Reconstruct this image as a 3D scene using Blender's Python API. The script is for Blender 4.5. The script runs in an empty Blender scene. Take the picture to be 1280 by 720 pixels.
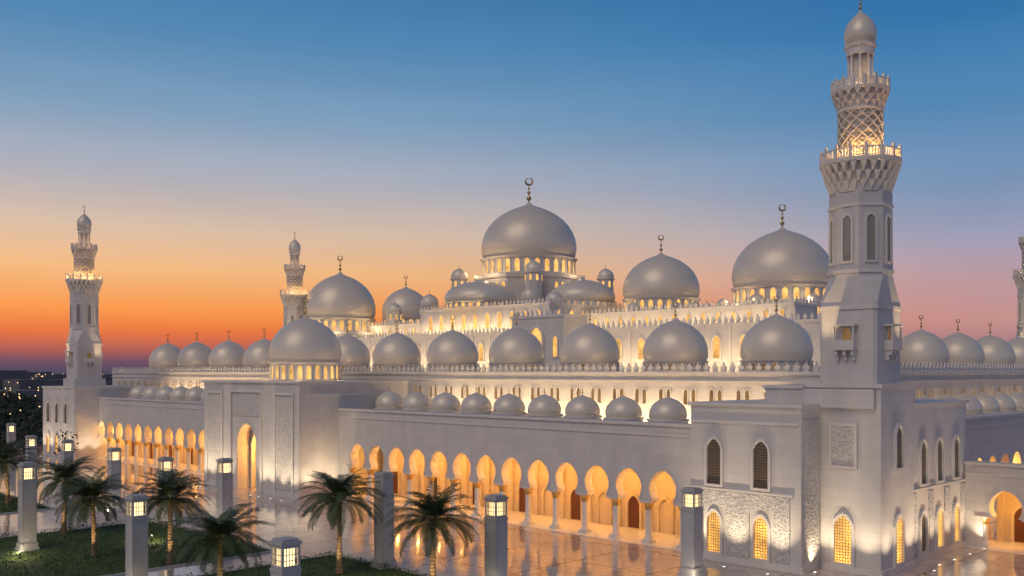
import bpy, bmesh, math, random
from mathutils import Vector, Matrix
random.seed(7)
sc=bpy.context.scene
R=math.radians
def lin(c):
    out=[]
    for v in c:
        v=v/255.0
        out.append(v/12.92 if v<=0.04045 else ((v+0.055)/1.055)**2.4)
    return tuple(out)+(1.0,)

# ------------------------------------------------------------------ materials
def newmat(name):
    m=bpy.data.materials.new(name); m.use_nodes=True
    nt=m.node_tree; nt.nodes.clear()
    o=nt.nodes.new('ShaderNodeOutputMaterial'); p=nt.nodes.new('ShaderNodeBsdfPrincipled')
    nt.links.new(p.outputs[0],o.inputs[0])
    return m,nt,p
def wallvec(nt):
    tc=nt.nodes.new('ShaderNodeTexCoord'); s=nt.nodes.new('ShaderNodeSeparateXYZ'); c=nt.nodes.new('ShaderNodeCombineXYZ')
    a=nt.nodes.new('ShaderNodeMath'); a.operation='ADD'
    nt.links.new(tc.outputs['Object'],s.inputs[0]); nt.links.new(s.outputs[0],a.inputs[0]); nt.links.new(s.outputs[1],a.inputs[1])
    nt.links.new(a.outputs[0],c.inputs[0]); nt.links.new(s.outputs[2],c.inputs[1])
    return tc,c
def mk_stone(name,col,rough=0.5,bw=2.2,rh=1.05,joint=0.80,bump=0.2):
    m,nt,p=newmat(name); tc,c=wallvec(nt)
    b=nt.nodes.new('ShaderNodeTexBrick'); b.inputs['Scale'].default_value=1.0
    b.inputs['Brick Width'].default_value=bw; b.inputs['Row Height'].default_value=rh
    b.inputs['Mortar Size'].default_value=0.016; b.inputs['Mortar Smooth'].default_value=0.2
    b.inputs['Color1'].default_value=(*[v*1.03 for v in col],1); b.inputs['Color2'].default_value=(*[v*0.96 for v in col],1)
    b.inputs['Mortar'].default_value=(*[v*joint for v in col],1)
    nt.links.new(c.outputs[0],b.inputs['Vector'])
    n=nt.nodes.new('ShaderNodeTexNoise'); n.inputs['Scale'].default_value=0.5; n.inputs['Detail'].default_value=8
    mp=nt.nodes.new('ShaderNodeMapping'); mp.inputs['Scale'].default_value=(1,1,.25)
    nt.links.new(tc.outputs['Object'],mp.inputs[0]); nt.links.new(mp.outputs[0],n.inputs['Vector'])
    r=nt.nodes.new('ShaderNodeMapRange'); r.inputs[1].default_value=0.3; r.inputs[2].default_value=0.7; r.inputs[3].default_value=0.93; r.inputs[4].default_value=1.03
    nt.links.new(n.outputs[0],r.inputs[0])
    mx=nt.nodes.new('ShaderNodeVectorMath'); mx.operation='SCALE'
    nt.links.new(b.outputs['Color'],mx.inputs[0]); nt.links.new(r.outputs[0],mx.inputs['Scale'])
    nt.links.new(mx.outputs[0],p.inputs['Base Color'])
    p.inputs['Roughness'].default_value=rough
    bp=nt.nodes.new('ShaderNodeBump'); bp.inputs['Strength'].default_value=bump; bp.inputs['Distance'].default_value=0.03
    inv=nt.nodes.new('ShaderNodeMath'); inv.operation='SUBTRACT'; inv.inputs[0].default_value=1
    nt.links.new(b.outputs['Fac'],inv.inputs[1]); nt.links.new(inv.outputs[0],bp.inputs['Height']); nt.links.new(bp.outputs[0],p.inputs['Normal'])
    return m
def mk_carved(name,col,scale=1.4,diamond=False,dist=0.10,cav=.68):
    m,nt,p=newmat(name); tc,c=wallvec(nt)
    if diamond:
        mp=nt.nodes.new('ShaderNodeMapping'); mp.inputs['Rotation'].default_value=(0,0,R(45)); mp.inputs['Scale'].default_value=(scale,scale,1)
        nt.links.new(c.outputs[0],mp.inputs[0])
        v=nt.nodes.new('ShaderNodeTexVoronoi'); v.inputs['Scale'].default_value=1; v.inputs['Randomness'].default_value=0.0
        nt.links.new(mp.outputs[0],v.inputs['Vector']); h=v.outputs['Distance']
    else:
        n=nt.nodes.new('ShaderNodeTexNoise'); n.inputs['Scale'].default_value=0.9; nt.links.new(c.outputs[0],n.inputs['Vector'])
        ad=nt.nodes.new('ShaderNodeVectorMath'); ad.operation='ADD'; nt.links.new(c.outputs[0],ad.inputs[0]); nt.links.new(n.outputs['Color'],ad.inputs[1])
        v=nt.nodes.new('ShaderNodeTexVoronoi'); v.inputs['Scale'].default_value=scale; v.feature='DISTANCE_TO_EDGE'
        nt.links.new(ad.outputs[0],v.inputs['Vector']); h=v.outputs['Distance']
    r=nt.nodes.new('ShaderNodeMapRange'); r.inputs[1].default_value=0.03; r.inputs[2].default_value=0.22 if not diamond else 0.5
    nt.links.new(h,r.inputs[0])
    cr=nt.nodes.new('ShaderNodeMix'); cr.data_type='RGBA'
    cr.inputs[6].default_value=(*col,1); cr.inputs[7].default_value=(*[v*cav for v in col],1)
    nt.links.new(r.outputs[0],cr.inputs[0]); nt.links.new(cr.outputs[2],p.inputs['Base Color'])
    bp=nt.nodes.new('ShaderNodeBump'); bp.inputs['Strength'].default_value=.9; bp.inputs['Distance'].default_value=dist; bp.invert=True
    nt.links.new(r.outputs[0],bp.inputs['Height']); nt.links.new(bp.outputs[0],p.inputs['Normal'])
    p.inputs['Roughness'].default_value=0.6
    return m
def mk_plain(name,col,rough=0.5,metal=0.0,nscale=3.0,var=0.15,bump=0.0,coat=0):
    m,nt,p=newmat(name); tc=nt.nodes.new('ShaderNodeTexCoord')
    n=nt.nodes.new('ShaderNodeTexNoise'); n.inputs['Scale'].default_value=nscale; n.inputs['Detail'].default_value=5
    nt.links.new(tc.outputs['Object'],n.inputs['Vector'])
    mx=nt.nodes.new('ShaderNodeMix'); mx.data_type='RGBA'
    mx.inputs[6].default_value=(*[v*(1-var) for v in col],1); mx.inputs[7].default_value=(*[min(1,v*(1+var)) for v in col],1)
    nt.links.new(n.outputs[0],mx.inputs[0]); nt.links.new(mx.outputs[2],p.inputs['Base Color'])
    p.inputs['Roughness'].default_value=rough; p.inputs['Metallic'].default_value=metal
    p.inputs['Coat Weight'].default_value=coat
    if bump:
        bp=nt.nodes.new('ShaderNodeBump'); bp.inputs['Strength'].default_value=bump; bp.inputs['Distance'].default_value=0.1
        nt.links.new(n.outputs[0],bp.inputs['Height']); nt.links.new(bp.outputs[0],p.inputs['Normal'])
    return m
def mk_glow(name,col,strength,lattice=0.0,dark=(0.03,0.02,0.015)):
    m,nt,p=newmat(name)
    p.inputs['Base Color'].default_value=(*dark,1); p.inputs['Roughness'].default_value=0.3
    tc,c=wallvec(nt)
    n=nt.nodes.new('ShaderNodeTexNoise'); n.inputs['Scale'].default_value=0.5; nt.links.new(tc.outputs['Object'],n.inputs['Vector'])
    r=nt.nodes.new('ShaderNodeMapRange'); r.inputs[1].default_value=0.3; r.inputs[2].default_value=0.7; r.inputs[3].default_value=strength*0.5; r.inputs[4].default_value=strength*1.3
    nt.links.new(n.outputs[0],r.inputs[0]); out=r.outputs[0]
    if lattice:
        v=nt.nodes.new('ShaderNodeTexVoronoi'); v.feature='DISTANCE_TO_EDGE'; v.inputs['Scale'].default_value=lattice; v.inputs['Randomness'].default_value=0.35
        nt.links.new(c.outputs[0],v.inputs['Vector'])
        r2=nt.nodes.new('ShaderNodeMapRange'); r2.inputs[1].default_value=0.06; r2.inputs[2].default_value=0.18
        nt.links.new(v.outputs['Distance'],r2.inputs[0])
        mu=nt.nodes.new('ShaderNodeMath'); mu.operation='MULTIPLY'; nt.links.new(out,mu.inputs[0]); nt.links.new(r2.outputs[0],mu.inputs[1]); out=mu.outputs[0]
        bc=nt.nodes.new('ShaderNodeMix'); bc.data_type='RGBA'; bc.inputs[6].default_value=(0.22,0.16,0.10,1); bc.inputs[7].default_value=(*dark,1)
        nt.links.new(r2.outputs[0],bc.inputs[0]); nt.links.new(bc.outputs[2],p.inputs['Base Color'])
    p.inputs['Emission Color'].default_value=(*col,1)
    nt.links.new(out,p.inputs['Emission Strength'])
    return m

M_wall=mk_stone('white_marble_wall',(0.66,0.62,0.57))
M_trim=mk_stone('marble_trim',(0.72,0.67,0.61),bw=2.4,rh=3,bump=0.1,joint=.88)
M_inner=mk_stone('arcade_inner_stone',(0.62,0.52,0.38))
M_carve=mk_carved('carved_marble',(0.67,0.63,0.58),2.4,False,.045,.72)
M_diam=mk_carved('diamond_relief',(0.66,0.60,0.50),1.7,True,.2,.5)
M_dome=mk_plain('dome_marble',(0.80,0.71,0.57),0.40,0.16,0.5,0.06)
nt=M_dome.node_tree; p=[n for n in nt.nodes if n.type=='BSDF_PRINCIPLED'][0]
tc=[n for n in nt.nodes if n.type=='TEX_COORD'][0]; sx=nt.nodes.new('ShaderNodeSeparateXYZ'); nt.links.new(tc.outputs['Object'],sx.inputs[0])
mf=nt.nodes.new('ShaderNodeMath'); mf.operation='FRACT'; mm=nt.nodes.new('ShaderNodeMath'); mm.operation='MULTIPLY'; mm.inputs[1].default_value=1.3
nt.links.new(sx.outputs[2],mm.inputs[0]); nt.links.new(mm.outputs[0],mf.inputs[0])
ml=nt.nodes.new('ShaderNodeMath'); ml.operation='GREATER_THAN'; ml.inputs[1].default_value=.10; nt.links.new(mf.outputs[0],ml.inputs[0])
bp=nt.nodes.new('ShaderNodeBump'); bp.inputs['Strength'].default_value=.4; bp.inputs['Distance'].default_value=.04; nt.links.new(ml.outputs[0],bp.inputs['Height']); nt.links.new(bp.outputs[0],p.inputs['Normal'])
M_gold=mk_plain('gold',(0.75,0.50,0.18),0.3,0.9)
M_finial=mk_plain('gilded_finial',(0.50,0.33,0.13),0.35,0.85)
M_dark=mk_plain('dark_metal',(0.05,0.05,0.05),0.4,0.5)
M_door=mk_plain('wood_door',(0.12,0.04,0.015),0.4,0,4,0.4)
M_col=mk_plain('column_marble',(0.72,0.68,0.62),0.3,0,5,0.15)
M_glow=mk_glow('lit_window',(1.0,0.52,0.13),1.15)
M_glowL=mk_glow('lit_lattice_window',(1.0,0.47,0.09),1.9,3.4)
M_darkL=mk_glow('dark_lattice_window',(0.6,0.55,0.5),0.02,3.4)
M_dimw=mk_glow('dim_window',(1.0,0.52,0.18),0.20,0,(.05,.035,.02))
M_niche=mk_plain('niche_stone',(0.30,0.28,0.25),0.7)
M_lamp=mk_glow('lamp_glass',(1.0,0.70,0.32),2.2)
M_spot=mk_glow('fixture_glass',(1.0,0.88,0.7),3.0)
M_post=mk_carved('lamp_post_stone',(0.54,0.52,0.50),4.5,False,0.02,.85)
M_leaf=mk_plain('palm_leaf',(0.070,0.100,0.036),0.5,0,1.2,0.5)
M_trunk=mk_plain('palm_trunk',(0.22,0.15,0.085),0.9,0,8,0.4,0.5)
M_tree=mk_plain('foliage',(0.04,0.055,0.03),0.8,0,0.3,0.5)
M_kerb=mk_plain('kerb_stone',(0.44,0.43,0.41),0.6)
M_city=mk_plain('city_concrete',(0.16,0.15,0.15),0.8,0,0.05,0.4)

# lawn
M_lawn,nt,p=newmat('grass')
tc=nt.nodes.new('ShaderNodeTexCoord')
n1=nt.nodes.new('ShaderNodeTexNoise'); n1.inputs['Scale'].default_value=0.25; n1.inputs['Detail'].default_value=8
n2=nt.nodes.new('ShaderNodeTexNoise'); n2.inputs['Scale'].default_value=9; n2.inputs['Detail'].default_value=6
for n in (n1,n2): nt.links.new(tc.outputs['Object'],n.inputs['Vector'])
cr=nt.nodes.new('ShaderNodeValToRGB'); cr.color_ramp.elements[0].position=.35; cr.color_ramp.elements[0].color=(0.030,0.065,0.014,1)
cr.color_ramp.elements[1].position=.7; cr.color_ramp.elements[1].color=(0.09,0.15,0.036,1)
ad=nt.nodes.new('ShaderNodeMath'); ad.operation='ADD'; ad2=nt.nodes.new('ShaderNodeMath'); ad2.operation='MULTIPLY'; ad2.inputs[1].default_value=.5
nt.links.new(n1.outputs[0],ad.inputs[0]); nt.links.new(n2.outputs[0],ad.inputs[1]); nt.links.new(ad.outputs[0],ad2.inputs[0]); nt.links.new(ad2.outputs[0],cr.inputs[0])
nt.links.new(cr.outputs[0],p.inputs['Base Color']); p.inputs['Roughness'].default_value=0.9
bp=nt.nodes.new('ShaderNodeBump'); bp.inputs['Distance'].default_value=.1; nt.links.new(n2.outputs[0],bp.inputs['Height']); nt.links.new(bp.outputs[0],p.inputs['Normal'])
# plaza
M_plaza,nt,p=newmat('polished_marble_paving')
tc=nt.nodes.new('ShaderNodeTexCoord')
b=nt.nodes.new('ShaderNodeTexBrick'); b.offset=0; b.inputs['Scale'].default_value=1; b.inputs['Brick Width'].default_value=1.2; b.inputs['Row Height'].default_value=1.2
b.inputs['Mortar Size'].default_value=0.012; b.inputs['Color1'].default_value=(0.50,0.455,0.43,1); b.inputs['Color2'].default_value=(0.42,0.38,0.36,1); b.inputs['Mortar'].default_value=(0.22,0.20,0.20,1)
nt.links.new(tc.outputs['Object'],b.inputs['Vector'])
b2=nt.nodes.new('ShaderNodeTexBrick'); b2.offset=0; b2.inputs['Scale'].default_value=1; b2.inputs['Brick Width'].default_value=9.6; b2.inputs['Row Height'].default_value=9.6
b2.inputs['Mortar Size'].default_value=0.18; b2.inputs['Mortar Smooth'].default_value=0
nt.links.new(tc.outputs['Object'],b2.inputs['Vector'])
mx=nt.nodes.new('ShaderNodeMix'); mx.data_type='RGBA'; mx.inputs[7].default_value=(0.27,0.21,0.18,1)
nt.links.new(b2.outputs['Fac'],mx.inputs[0]); nt.links.new(b.outputs['Color'],mx.inputs[6]); nt.links.new(mx.outputs[2],p.inputs['Base Color'])
n=nt.nodes.new('ShaderNodeTexNoise'); n.inputs['Scale'].default_value=.22; n.inputs['Detail'].default_value=7; nt.links.new(tc.outputs['Object'],n.inputs['Vector'])
r=nt.nodes.new('ShaderNodeMapRange'); r.inputs[1].default_value=.3; r.inputs[2].default_value=.7; r.inputs[3].default_value=.03; r.inputs[4].default_value=.13
nt.links.new(n.outputs[0],r.inputs[0]); nt.links.new(r.outputs[0],p.inputs['Roughness'])
nb=nt.nodes.new('ShaderNodeTexNoise'); nb.inputs['Scale'].default_value=1.3; nt.links.new(tc.outputs['Object'],nb.inputs['Vector'])
bp=nt.nodes.new('ShaderNodeBump'); bp.inputs['Strength'].default_value=.14; bp.inputs['Distance'].default_value=.02; nt.links.new(nb.outputs[0],bp.inputs['Height']); nt.links.new(bp.outputs[0],p.inputs['Normal'])
p.inputs['IOR'].default_value=2.2
M_ground=mk_plain('sandy_ground',(0.09,0.08,0.07),0.95,0,0.01,0.5)

# ------------------------------------------------------------------ mesh builder
def link(o): sc.collection.objects.link(o); return o
def empty(name,loc=(0,0,0)):
    e=bpy.data.objects.new(name,None); e.location=loc; e.empty_display_size=1; return link(e)
class MB:
    def __init__(s): s.v=[]; s.f=[]; s.sm=[]
    def add(s,vs,fs,smooth=False):
        o=len(s.v); s.v+=[tuple(v) for v in vs]
        for f in fs: s.f.append([i+o for i in f]); s.sm.append(smooth)
    def box(s,x0,x1,y0,y1,z0,z1):
        s.add([(x0,y0,z0),(x1,y0,z0),(x1,y1,z0),(x0,y1,z0),(x0,y0,z1),(x1,y0,z1),(x1,y1,z1),(x0,y1,z1)],
              [(0,3,2,1),(4,5,6,7),(0,1,5,4),(1,2,6,5),(2,3,7,6),(3,0,4,7)])
    def rev(s,cx,cy,prof,seg=32,smooth=True,off=0.0):
        vs=[];fs=[]
        for r,z in prof:
            for i in range(seg):
                a=2*math.pi*(i+off)/seg; vs.append((cx+r*math.cos(a),cy+r*math.sin(a),z))
        for k in range(len(prof)-1):
            for i in range(seg):
                j=(i+1)%seg; fs.append((k*seg+i,k*seg+j,(k+1)*seg+j,(k+1)*seg+i))
        s.add(vs,fs,smooth)
        if not smooth or prof[-1][0]>0.05:
            s.add([(cx+prof[-1][0]*math.cos(2*math.pi*(i+off)/seg),cy+prof[-1][0]*math.sin(2*math.pi*(i+off)/seg),prof[-1][1]) for i in range(seg)],[tuple(range(seg))])
    def loft8(s,secs,cx=0,cy=0):
        vs=[];fs=[]
        for z,h,c in secs:
            q=h-c
            for x,y in ((h,-q),(h,q),(q,h),(-q,h),(-h,q),(-h,-q),(-q,-h),(q,-h)): vs.append((cx+x,cy+y,z))
        for k in range(len(secs)-1):
            for i in range(8):
                j=(i+1)%8; fs.append((k*8+i,k*8+j,(k+1)*8+j,(k+1)*8+i))
        fs.append(tuple(range(8))[::-1]); n=len(secs)-1; fs.append(tuple(n*8+i for i in range(8)))
        s.add(vs,fs)
    def build(s,name,mat,parent=None,recalc=True):
        if not s.v: return None
        me=bpy.data.meshes.new(name); me.from_pydata(s.v,[],s.f); me.update()
        me.polygons.foreach_set('use_smooth',s.sm)
        if recalc:
            bm=bmesh.new(); bm.from_mesh(me); bmesh.ops.recalc_face_normals(bm,faces=bm.faces); bm.to_mesh(me); bm.free()
        me.materials.append(mat); o=bpy.data.objects.new(name,me); link(o)
        if parent: o.parent=parent
        return o
class Fr:
    def __init__(s,o,a,n): s.o=o;s.a=a;s.n=n
    def __call__(s,u,z,d): return (s.o[0]+s.a[0]*u+s.n[0]*d, s.o[1]+s.a[1]*u+s.n[1]*d, z)
def FX(x): return Fr((x,0),(0,1),(-1,0))
def FY(y): return Fr((0,y),(1,0),(0,-1))

def horseshoe(r,zc,zb,a0=-38,n=12,pt=0.12):
    pts=[(r*math.cos(R(a0)),zb)]
    for i in range(n+1):
        a=R(a0+(90-a0)*i/n); x=r*math.cos(a); z=zc+r*math.sin(a)
        if a>0: z+=pt*r*(math.sin(a)**6)
        pts.append((max(x,0),z))
    return pts
def arch_bay(mb,fr,s0,w,r,zc,zb,zt,depth,a0=-38,soff=None):
    pts=horseshoe(r,zc,zb,a0); soff=soff or mb
    for sg in (1,-1):
        for d in (0,-depth):
            poly=[fr(s0+sg*w/2,zb,d),fr(s0+sg*w/2,zt,d),fr(s0,zt,d)]+[fr(s0+sg*x,z,d) for x,z in reversed(pts)]
            mb.add(poly,[tuple(range(len(poly)))])
        vs=[];fs=[]
        for x,z in pts: vs+= [fr(s0+sg*x,z,0),fr(s0+sg*x,z,-depth)]
        for i in range(len(pts)-1): fs.append((2*i,2*i+1,2*i+3,2*i+2))
        soff.add(vs,fs)
        x=pts[0][0]
        soff.add([fr(s0+sg*x,zb,0),fr(s0+sg*w/2,zb,0),fr(s0+sg*w/2,zb,-depth),fr(s0+sg*x,zb,-depth)],[(0,1,2,3)])
    vs=[];fs=[]
    full=[(x,z) for x,z in pts]+[(-x,z) for x,z in reversed(pts[:-1])]
    def sc_(x,z,k): return (x*k, zc+(z-zc)*k if z>zc-0.5*r else z)
    for x,z in full:
        xo,zo=sc_(x,z,1.14)
        xi,zi=sc_(x,z,1.002)
        vs+=[fr(s0+xi,zi,0.07),fr(s0+xo,zo,0.07),fr(s0+xo,zo,-0.02),fr(s0+xi,zi,-0.02)]
    for i in range(len(full)-1):
        for k in range(4):
            fs.append((4*i+k,4*i+(k+1)%4,4*(i+1)+(k+1)%4,4*(i+1)+k))
    mb.add(vs,fs)
def column(mb,cap,cx,cy,z0,z1,r=0.42,seg=14):
    mb.box(cx-r*1.5,cx+r*1.5,cy-r*1.5,cy+r*1.5,z0,z0+.35)
    mb.rev(cx,cy,[(r*1.4,z0+.35),(r*1.45,z0+.5),(r*1.15,z0+.65),(r,z0+.8),(r*.92,z1-1.0)],seg)
    cap.rev(cx,cy,[(r*1.0,z1-1.02),(r*1.15,z1-.95),(r*1.05,z1-.8),(r*1.35,z1-.45),(r*1.75,z1-.15)],seg)
    mb.box(cx-r*1.9,cx+r*1.9,cy-r*1.9,cy+r*1.9,z1-.15,z1)
def outline(w,h,z0,k=1.25,n=7):
    hw=w/2; zs=z0+h-hw*k
    pts=[(hw,z0)]
    for i in range(n+1):
        a=R(90*i/n); pts.append((hw*math.cos(a),zs+hw*k*(0.82*math.sin(a)+0.18*math.sin(a)**5)))
    return pts+[(-x,z) for x,z in reversed(pts[:-1])]
def win(fmb,pmb,fr,s,z0,w,h,fw=0.2,proud=0.2,d0=0.0):
    a=outline(w,h,z0); b=outline(w+2*fw,h+2*fw,z0-fw)
    poly=[fr(s+x,z,d0+0.03) for x,z in a]; pmb.add(poly,[tuple(range(len(poly)))])
    n=len(a); vs=[];fs=[]
    for (x,z),(X,Z) in zip(a,b): vs+=[fr(s+x,z,d0-.02),fr(s+x,z,d0+proud),fr(s+X,Z,d0+proud),fr(s+X,Z,d0-.02)]
    for i in range(n):
        j=(i+1)%n
        for k in range(3): fs.append((4*i+k,4*i+k+1,4*j+k+1,4*j+k))
    fmb.add(vs,fs)
MER=[(-.36,0),(-.30,.30),(-.46,.52),(-.40,.72),(-.16,.84),(-.10,1.02),(0,1.32),(.10,1.02),(.16,.84),(.40,.72),(.46,.52),(.30,.30),(.36,0)]
def merlons(mb,fr,s0,s1,z,d=0.0,pitch=1.3,sc_=1.0,th=.22):
    n=max(1,int(abs(s1-s0)/pitch)); 
    for i in range(n):
        s=s0+(s1-s0)*(i+.5)/n; m=len(MER)
        vs=[fr(s+x*sc_,z+y*sc_,d) for x,y in MER]+[fr(s+x*sc_,z+y*sc_,d-th) for x,y in MER]
        fs=[tuple(range(m)),tuple(range(2*m-1,m-1,-1))]+[(k,(k+1)%m,(k+1)%m+m,k+m) for k in range(m)]
        mb.add(vs,fs)
DP=[(.93,0),(.975,.08),(1.0,.20),(1.0,.32),(.975,.46),(.92,.61),(.84,.75),(.73,.88),(.60,.99),(.45,1.085),(.30,1.155),(.16,1.205),(.07,1.25),(.03,1.30)]
def finial(mb,cx,cy,z,s,crescent=True):
    mb.rev(cx,cy,[(.16*s,z-.25*s),(.10*s,z),(.08*s,z+.2*s),(.30*s,z+.45*s),(.30*s,z+.6*s),(.08*s,z+.85*s),(.07*s,z+1.0*s),(.22*s,z+1.2*s),(.22*s,z+1.3*s),(.06*s,z+1.5*s),(.05*s,z+1.65*s),(.15*s,z+1.8*s),(.05*s,z+1.95*s),(.03*s,z+2.2*s)],10)
    if crescent:
        zc=z+2.65*s; rr=.42*s; vs=[];fs=[];N=18
        dx,dy=.7071,-.7071
        for i in range(N+1):
            a=R(90+8+(360-16)*i/N); th=.10*s*math.sin(math.pi*i/N)+.04*s
            for q in range(5):
                b=2*math.pi*q/5; rad=rr+th*math.cos(b)
                vs.append((cx+dx*rad*math.cos(a)+.7071*th*math.sin(b),cy+dy*rad*math.cos(a)+.7071*th*math.sin(b),zc+rad*math.sin(a)))
        for i in range(N):
            for q in range(5):
                r2=(q+1)%5; fs.append((i*5+q,i*5+r2,(i+1)*5+r2,(i+1)*5+q))
        mb.add(vs,fs,True)
def dome(mb,fin,cx,cy,z,Rr,h=None,seg=40,fs=None,cres=True):
    h=h or 1.3*Rr; k=h/(1.3)
    mb.rev(cx,cy,[(r*Rr,z+y*k) for r,y in DP],seg)
    finial(fin,cx,cy,z+h,fs or max(.5,Rr*.16),cres)
def drum(mb,pane,cx,cy,z0,z1,Rr,nw,ww=None,trim=None,seg=None,frac=.72):
    seg=seg or 48; trim=trim or mb
    mb.rev(cx,cy,[(Rr,z0),(Rr,z1)],seg,False)
    H=z1-z0
    trim.rev(cx,cy,[(Rr+.02,z0+.02),(Rr*1.03+.12,z0+.02),(Rr*1.03+.12,z0+H*.09),(Rr+.02,z0+H*.1)],seg,False)
    trim.rev(cx,cy,[(Rr+.01,z1-H*.13),(Rr*1.03+.15,z1-H*.06),(Rr*1.04+.2,z1+.02),(Rr*.9,z1+.04)],seg,False)
    ww=ww or 2*math.pi*Rr/nw*.5
    for i in range(nw):
        a=2*math.pi*(i+.5)/nw; n=(math.cos(a),math.sin(a)); t=(-n[1],n[0])
        win(trim,pane,Fr((cx+n[0]*(Rr),cy+n[1]*(Rr)),t,n),0,z0+H*.17,ww,H*frac-H*.05,fw=ww*.18,proud=.18)

# lights
def light(name,typ,loc,power,col,parent=None,**k):
    l=bpy.data.lights.new(name,typ); l.energy=power; l.color=col
    for a,b in k.items(): setattr(l,a,b)
    o=bpy.data.objects.new(name,l); o.location=loc; link(o)
    if parent: o.parent=parent
    return o
WARM=(1.0,.46,.09); SOFT=(1.0,.70,.37); WHITE=(1.0,.79,.53)
def strip(name,p,long_axis,d,length,power,col,parent,w=.25):
    o=light(name,'AREA',(0,0,0),power,col,parent,shape='RECTANGLE',size=w,size_y=length)
    z=-Vector(d).normalized(); y=Vector(long_axis); x=y.cross(z).normalized(); z=x.cross(y)
    m=Matrix((x,y,z)).transposed().to_4x4(); m.translation=Vector(p); o.matrix_world=m; return o
def spot(name,p,d,power,col,parent,ang=75,blend=1.0):
    o=light(name,'SPOT',p,power,col,parent,spot_size=R(ang),spot_blend=blend,shadow_soft_size=.12)
    o.rotation_euler=Vector(d).to_track_quat('-Z','Y').to_euler(); return o

# ================================================================== MOSQUE
mosque=empty('mosque')
W=MB();T=MB();INN=MB();CAP=MB();COL=MB();DOM=MB();FIN=MB();GL=MB();GLL=MB();DKL=MB();DIM=MB();CAR=MB();DOOR=MB();FX_=MB()

def arcade(plane,s_list,pitch,wall_lo,wall_hi,ztop,zc,r,zb,yaxis,depth_in=7.5,power=430,light_every=1):
    fr=FX(plane) if yaxis else FY(plane)
    th=1.3
    for i,s in enumerate(s_list):
        arch_bay(W,fr,s,pitch,r,zc,zb,ztop,th,soff=T)
        win(INN,DOOR if i%2==0 else INN,fr,s,0.15,1.9,4.1,fw=.3,proud=.3,d0=-depth_in)
        INN.add([fr(s-1.5,4.9,-depth_in+.08),fr(s+1.5,4.9,-depth_in+.08),fr(s+1.5,5.1,-depth_in+.08),fr(s-1.5,5.1,-depth_in+.08)],[(0,1,2,3)])
        if i%light_every==0:
            q=fr(s,zc-.4,-depth_in*.5)
            light('arcade_lamp','POINT',q,power*light_every,WARM,mosque,shadow_soft_size=.5)
    for k in range(len(s_list)+1):
        s=s_list[0]-pitch/2+k*pitch if s_list[1]>s_list[0] else s_list[0]+pitch/2-k*pitch
        q=fr(s,0,-th/2)
        column(COL,CAP,q[0],q[1],0.05,zb,.40)
        a=fr(s-.35,0,-depth_in+.01); b=fr(s+.35,0,-depth_in+.35)
        INN.box(min(a[0],b[0]),max(a[0],b[0]),min(a[1],b[1]),max(a[1],b[1]),0.03,zc+r+.4)
    lo=min(s_list)-pitch/2; hi=max(s_list)+pitch/2
    def bx(mb,s0,s1,d0,d1,z0,z1):
        a=fr(s0,0,d0); b=fr(s1,0,d1); mb.box(min(a[0],b[0]),max(a[0],b[0]),min(a[1],b[1]),max(a[1],b[1]),z0,z1)
    bx(INN,lo,hi,-depth_in,-depth_in-.5,0,zc+r+1.2)
    bx(INN,lo,hi,-th-.01,-depth_in-.2,zc+r+.55,zc+r+.9)
    bx(COL,wall_lo,wall_hi,.9,-depth_in,0.0,.06)
    if wall_lo<lo-.01: bx(W,wall_lo,lo,0,-th,0,ztop)
    if wall_hi>hi+.01: bx(W,hi,wall_hi,0,-th,0,ztop)
    bx(T,wall_lo,wall_hi,.22,-th-.1,ztop+.003,ztop+.34)
    bx(T,wall_lo,wall_hi,.12,-.0,ztop-1.15,ztop-.93)
    return fr
P=4.9
fr=arcade(90,[65.6+P*k for k in range(13)],P,60.0,129.5,13.8,6.55,1.88,4.95,True)
W.box(91.3,108,60,129.5,12.2,12.5)
for k in range(9):
    cy=70.6+7*k
    T.rev(98,cy,[(2.5,12.5),(2.5,13.9),(2.62,13.95),(2.62,14.15),(2.2,14.16)],24,False)
    dome(DOM,FIN,98,cy,14.15,2.36,2.85,28,.42,False)
arcade(90,[163.2+P*k+2.3 for k in range(13)],P,160.4,227,13.8,6.55,1.88,4.95,True,light_every=2)
W.box(91.3,108,160.4,227,12.2,12.5)
for k in range(9):
    cy=166+7*k
    T.rev(98,cy,[(2.5,12.5),(2.5,13.9),(2.62,13.95),(2.62,14.15),(2.2,14.16)],20,False)
    dome(DOM,FIN,98,cy,14.15,2.36,2.85,24,.42,False)
arcade(46,[118.5+P*k for k in range(24)],P,115.7,240,13.8,6.55,1.88,4.95,False,depth_in=6,light_every=3)
W.box(115.7,240,47.3,56,12.2,12.5)
for k in range(16):
    cx=121+7*k
    T.rev(cx,51,[(2.5,12.5),(2.5,13.9),(2.62,13.95),(2.62,14.15),(2.2,14.16)],20,False)
    dome(DOM,FIN,cx,51,14.15,2.36,2.85,24,.42,False)
arcade(115,[36.9-P*k for k in range(8)],P,-1,41.3,9.4,4.75,1.7,3.6,True,depth_in=6,power=330)
W.box(116.3,121.5,-1,41.3,8.2,8.5)

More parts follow.
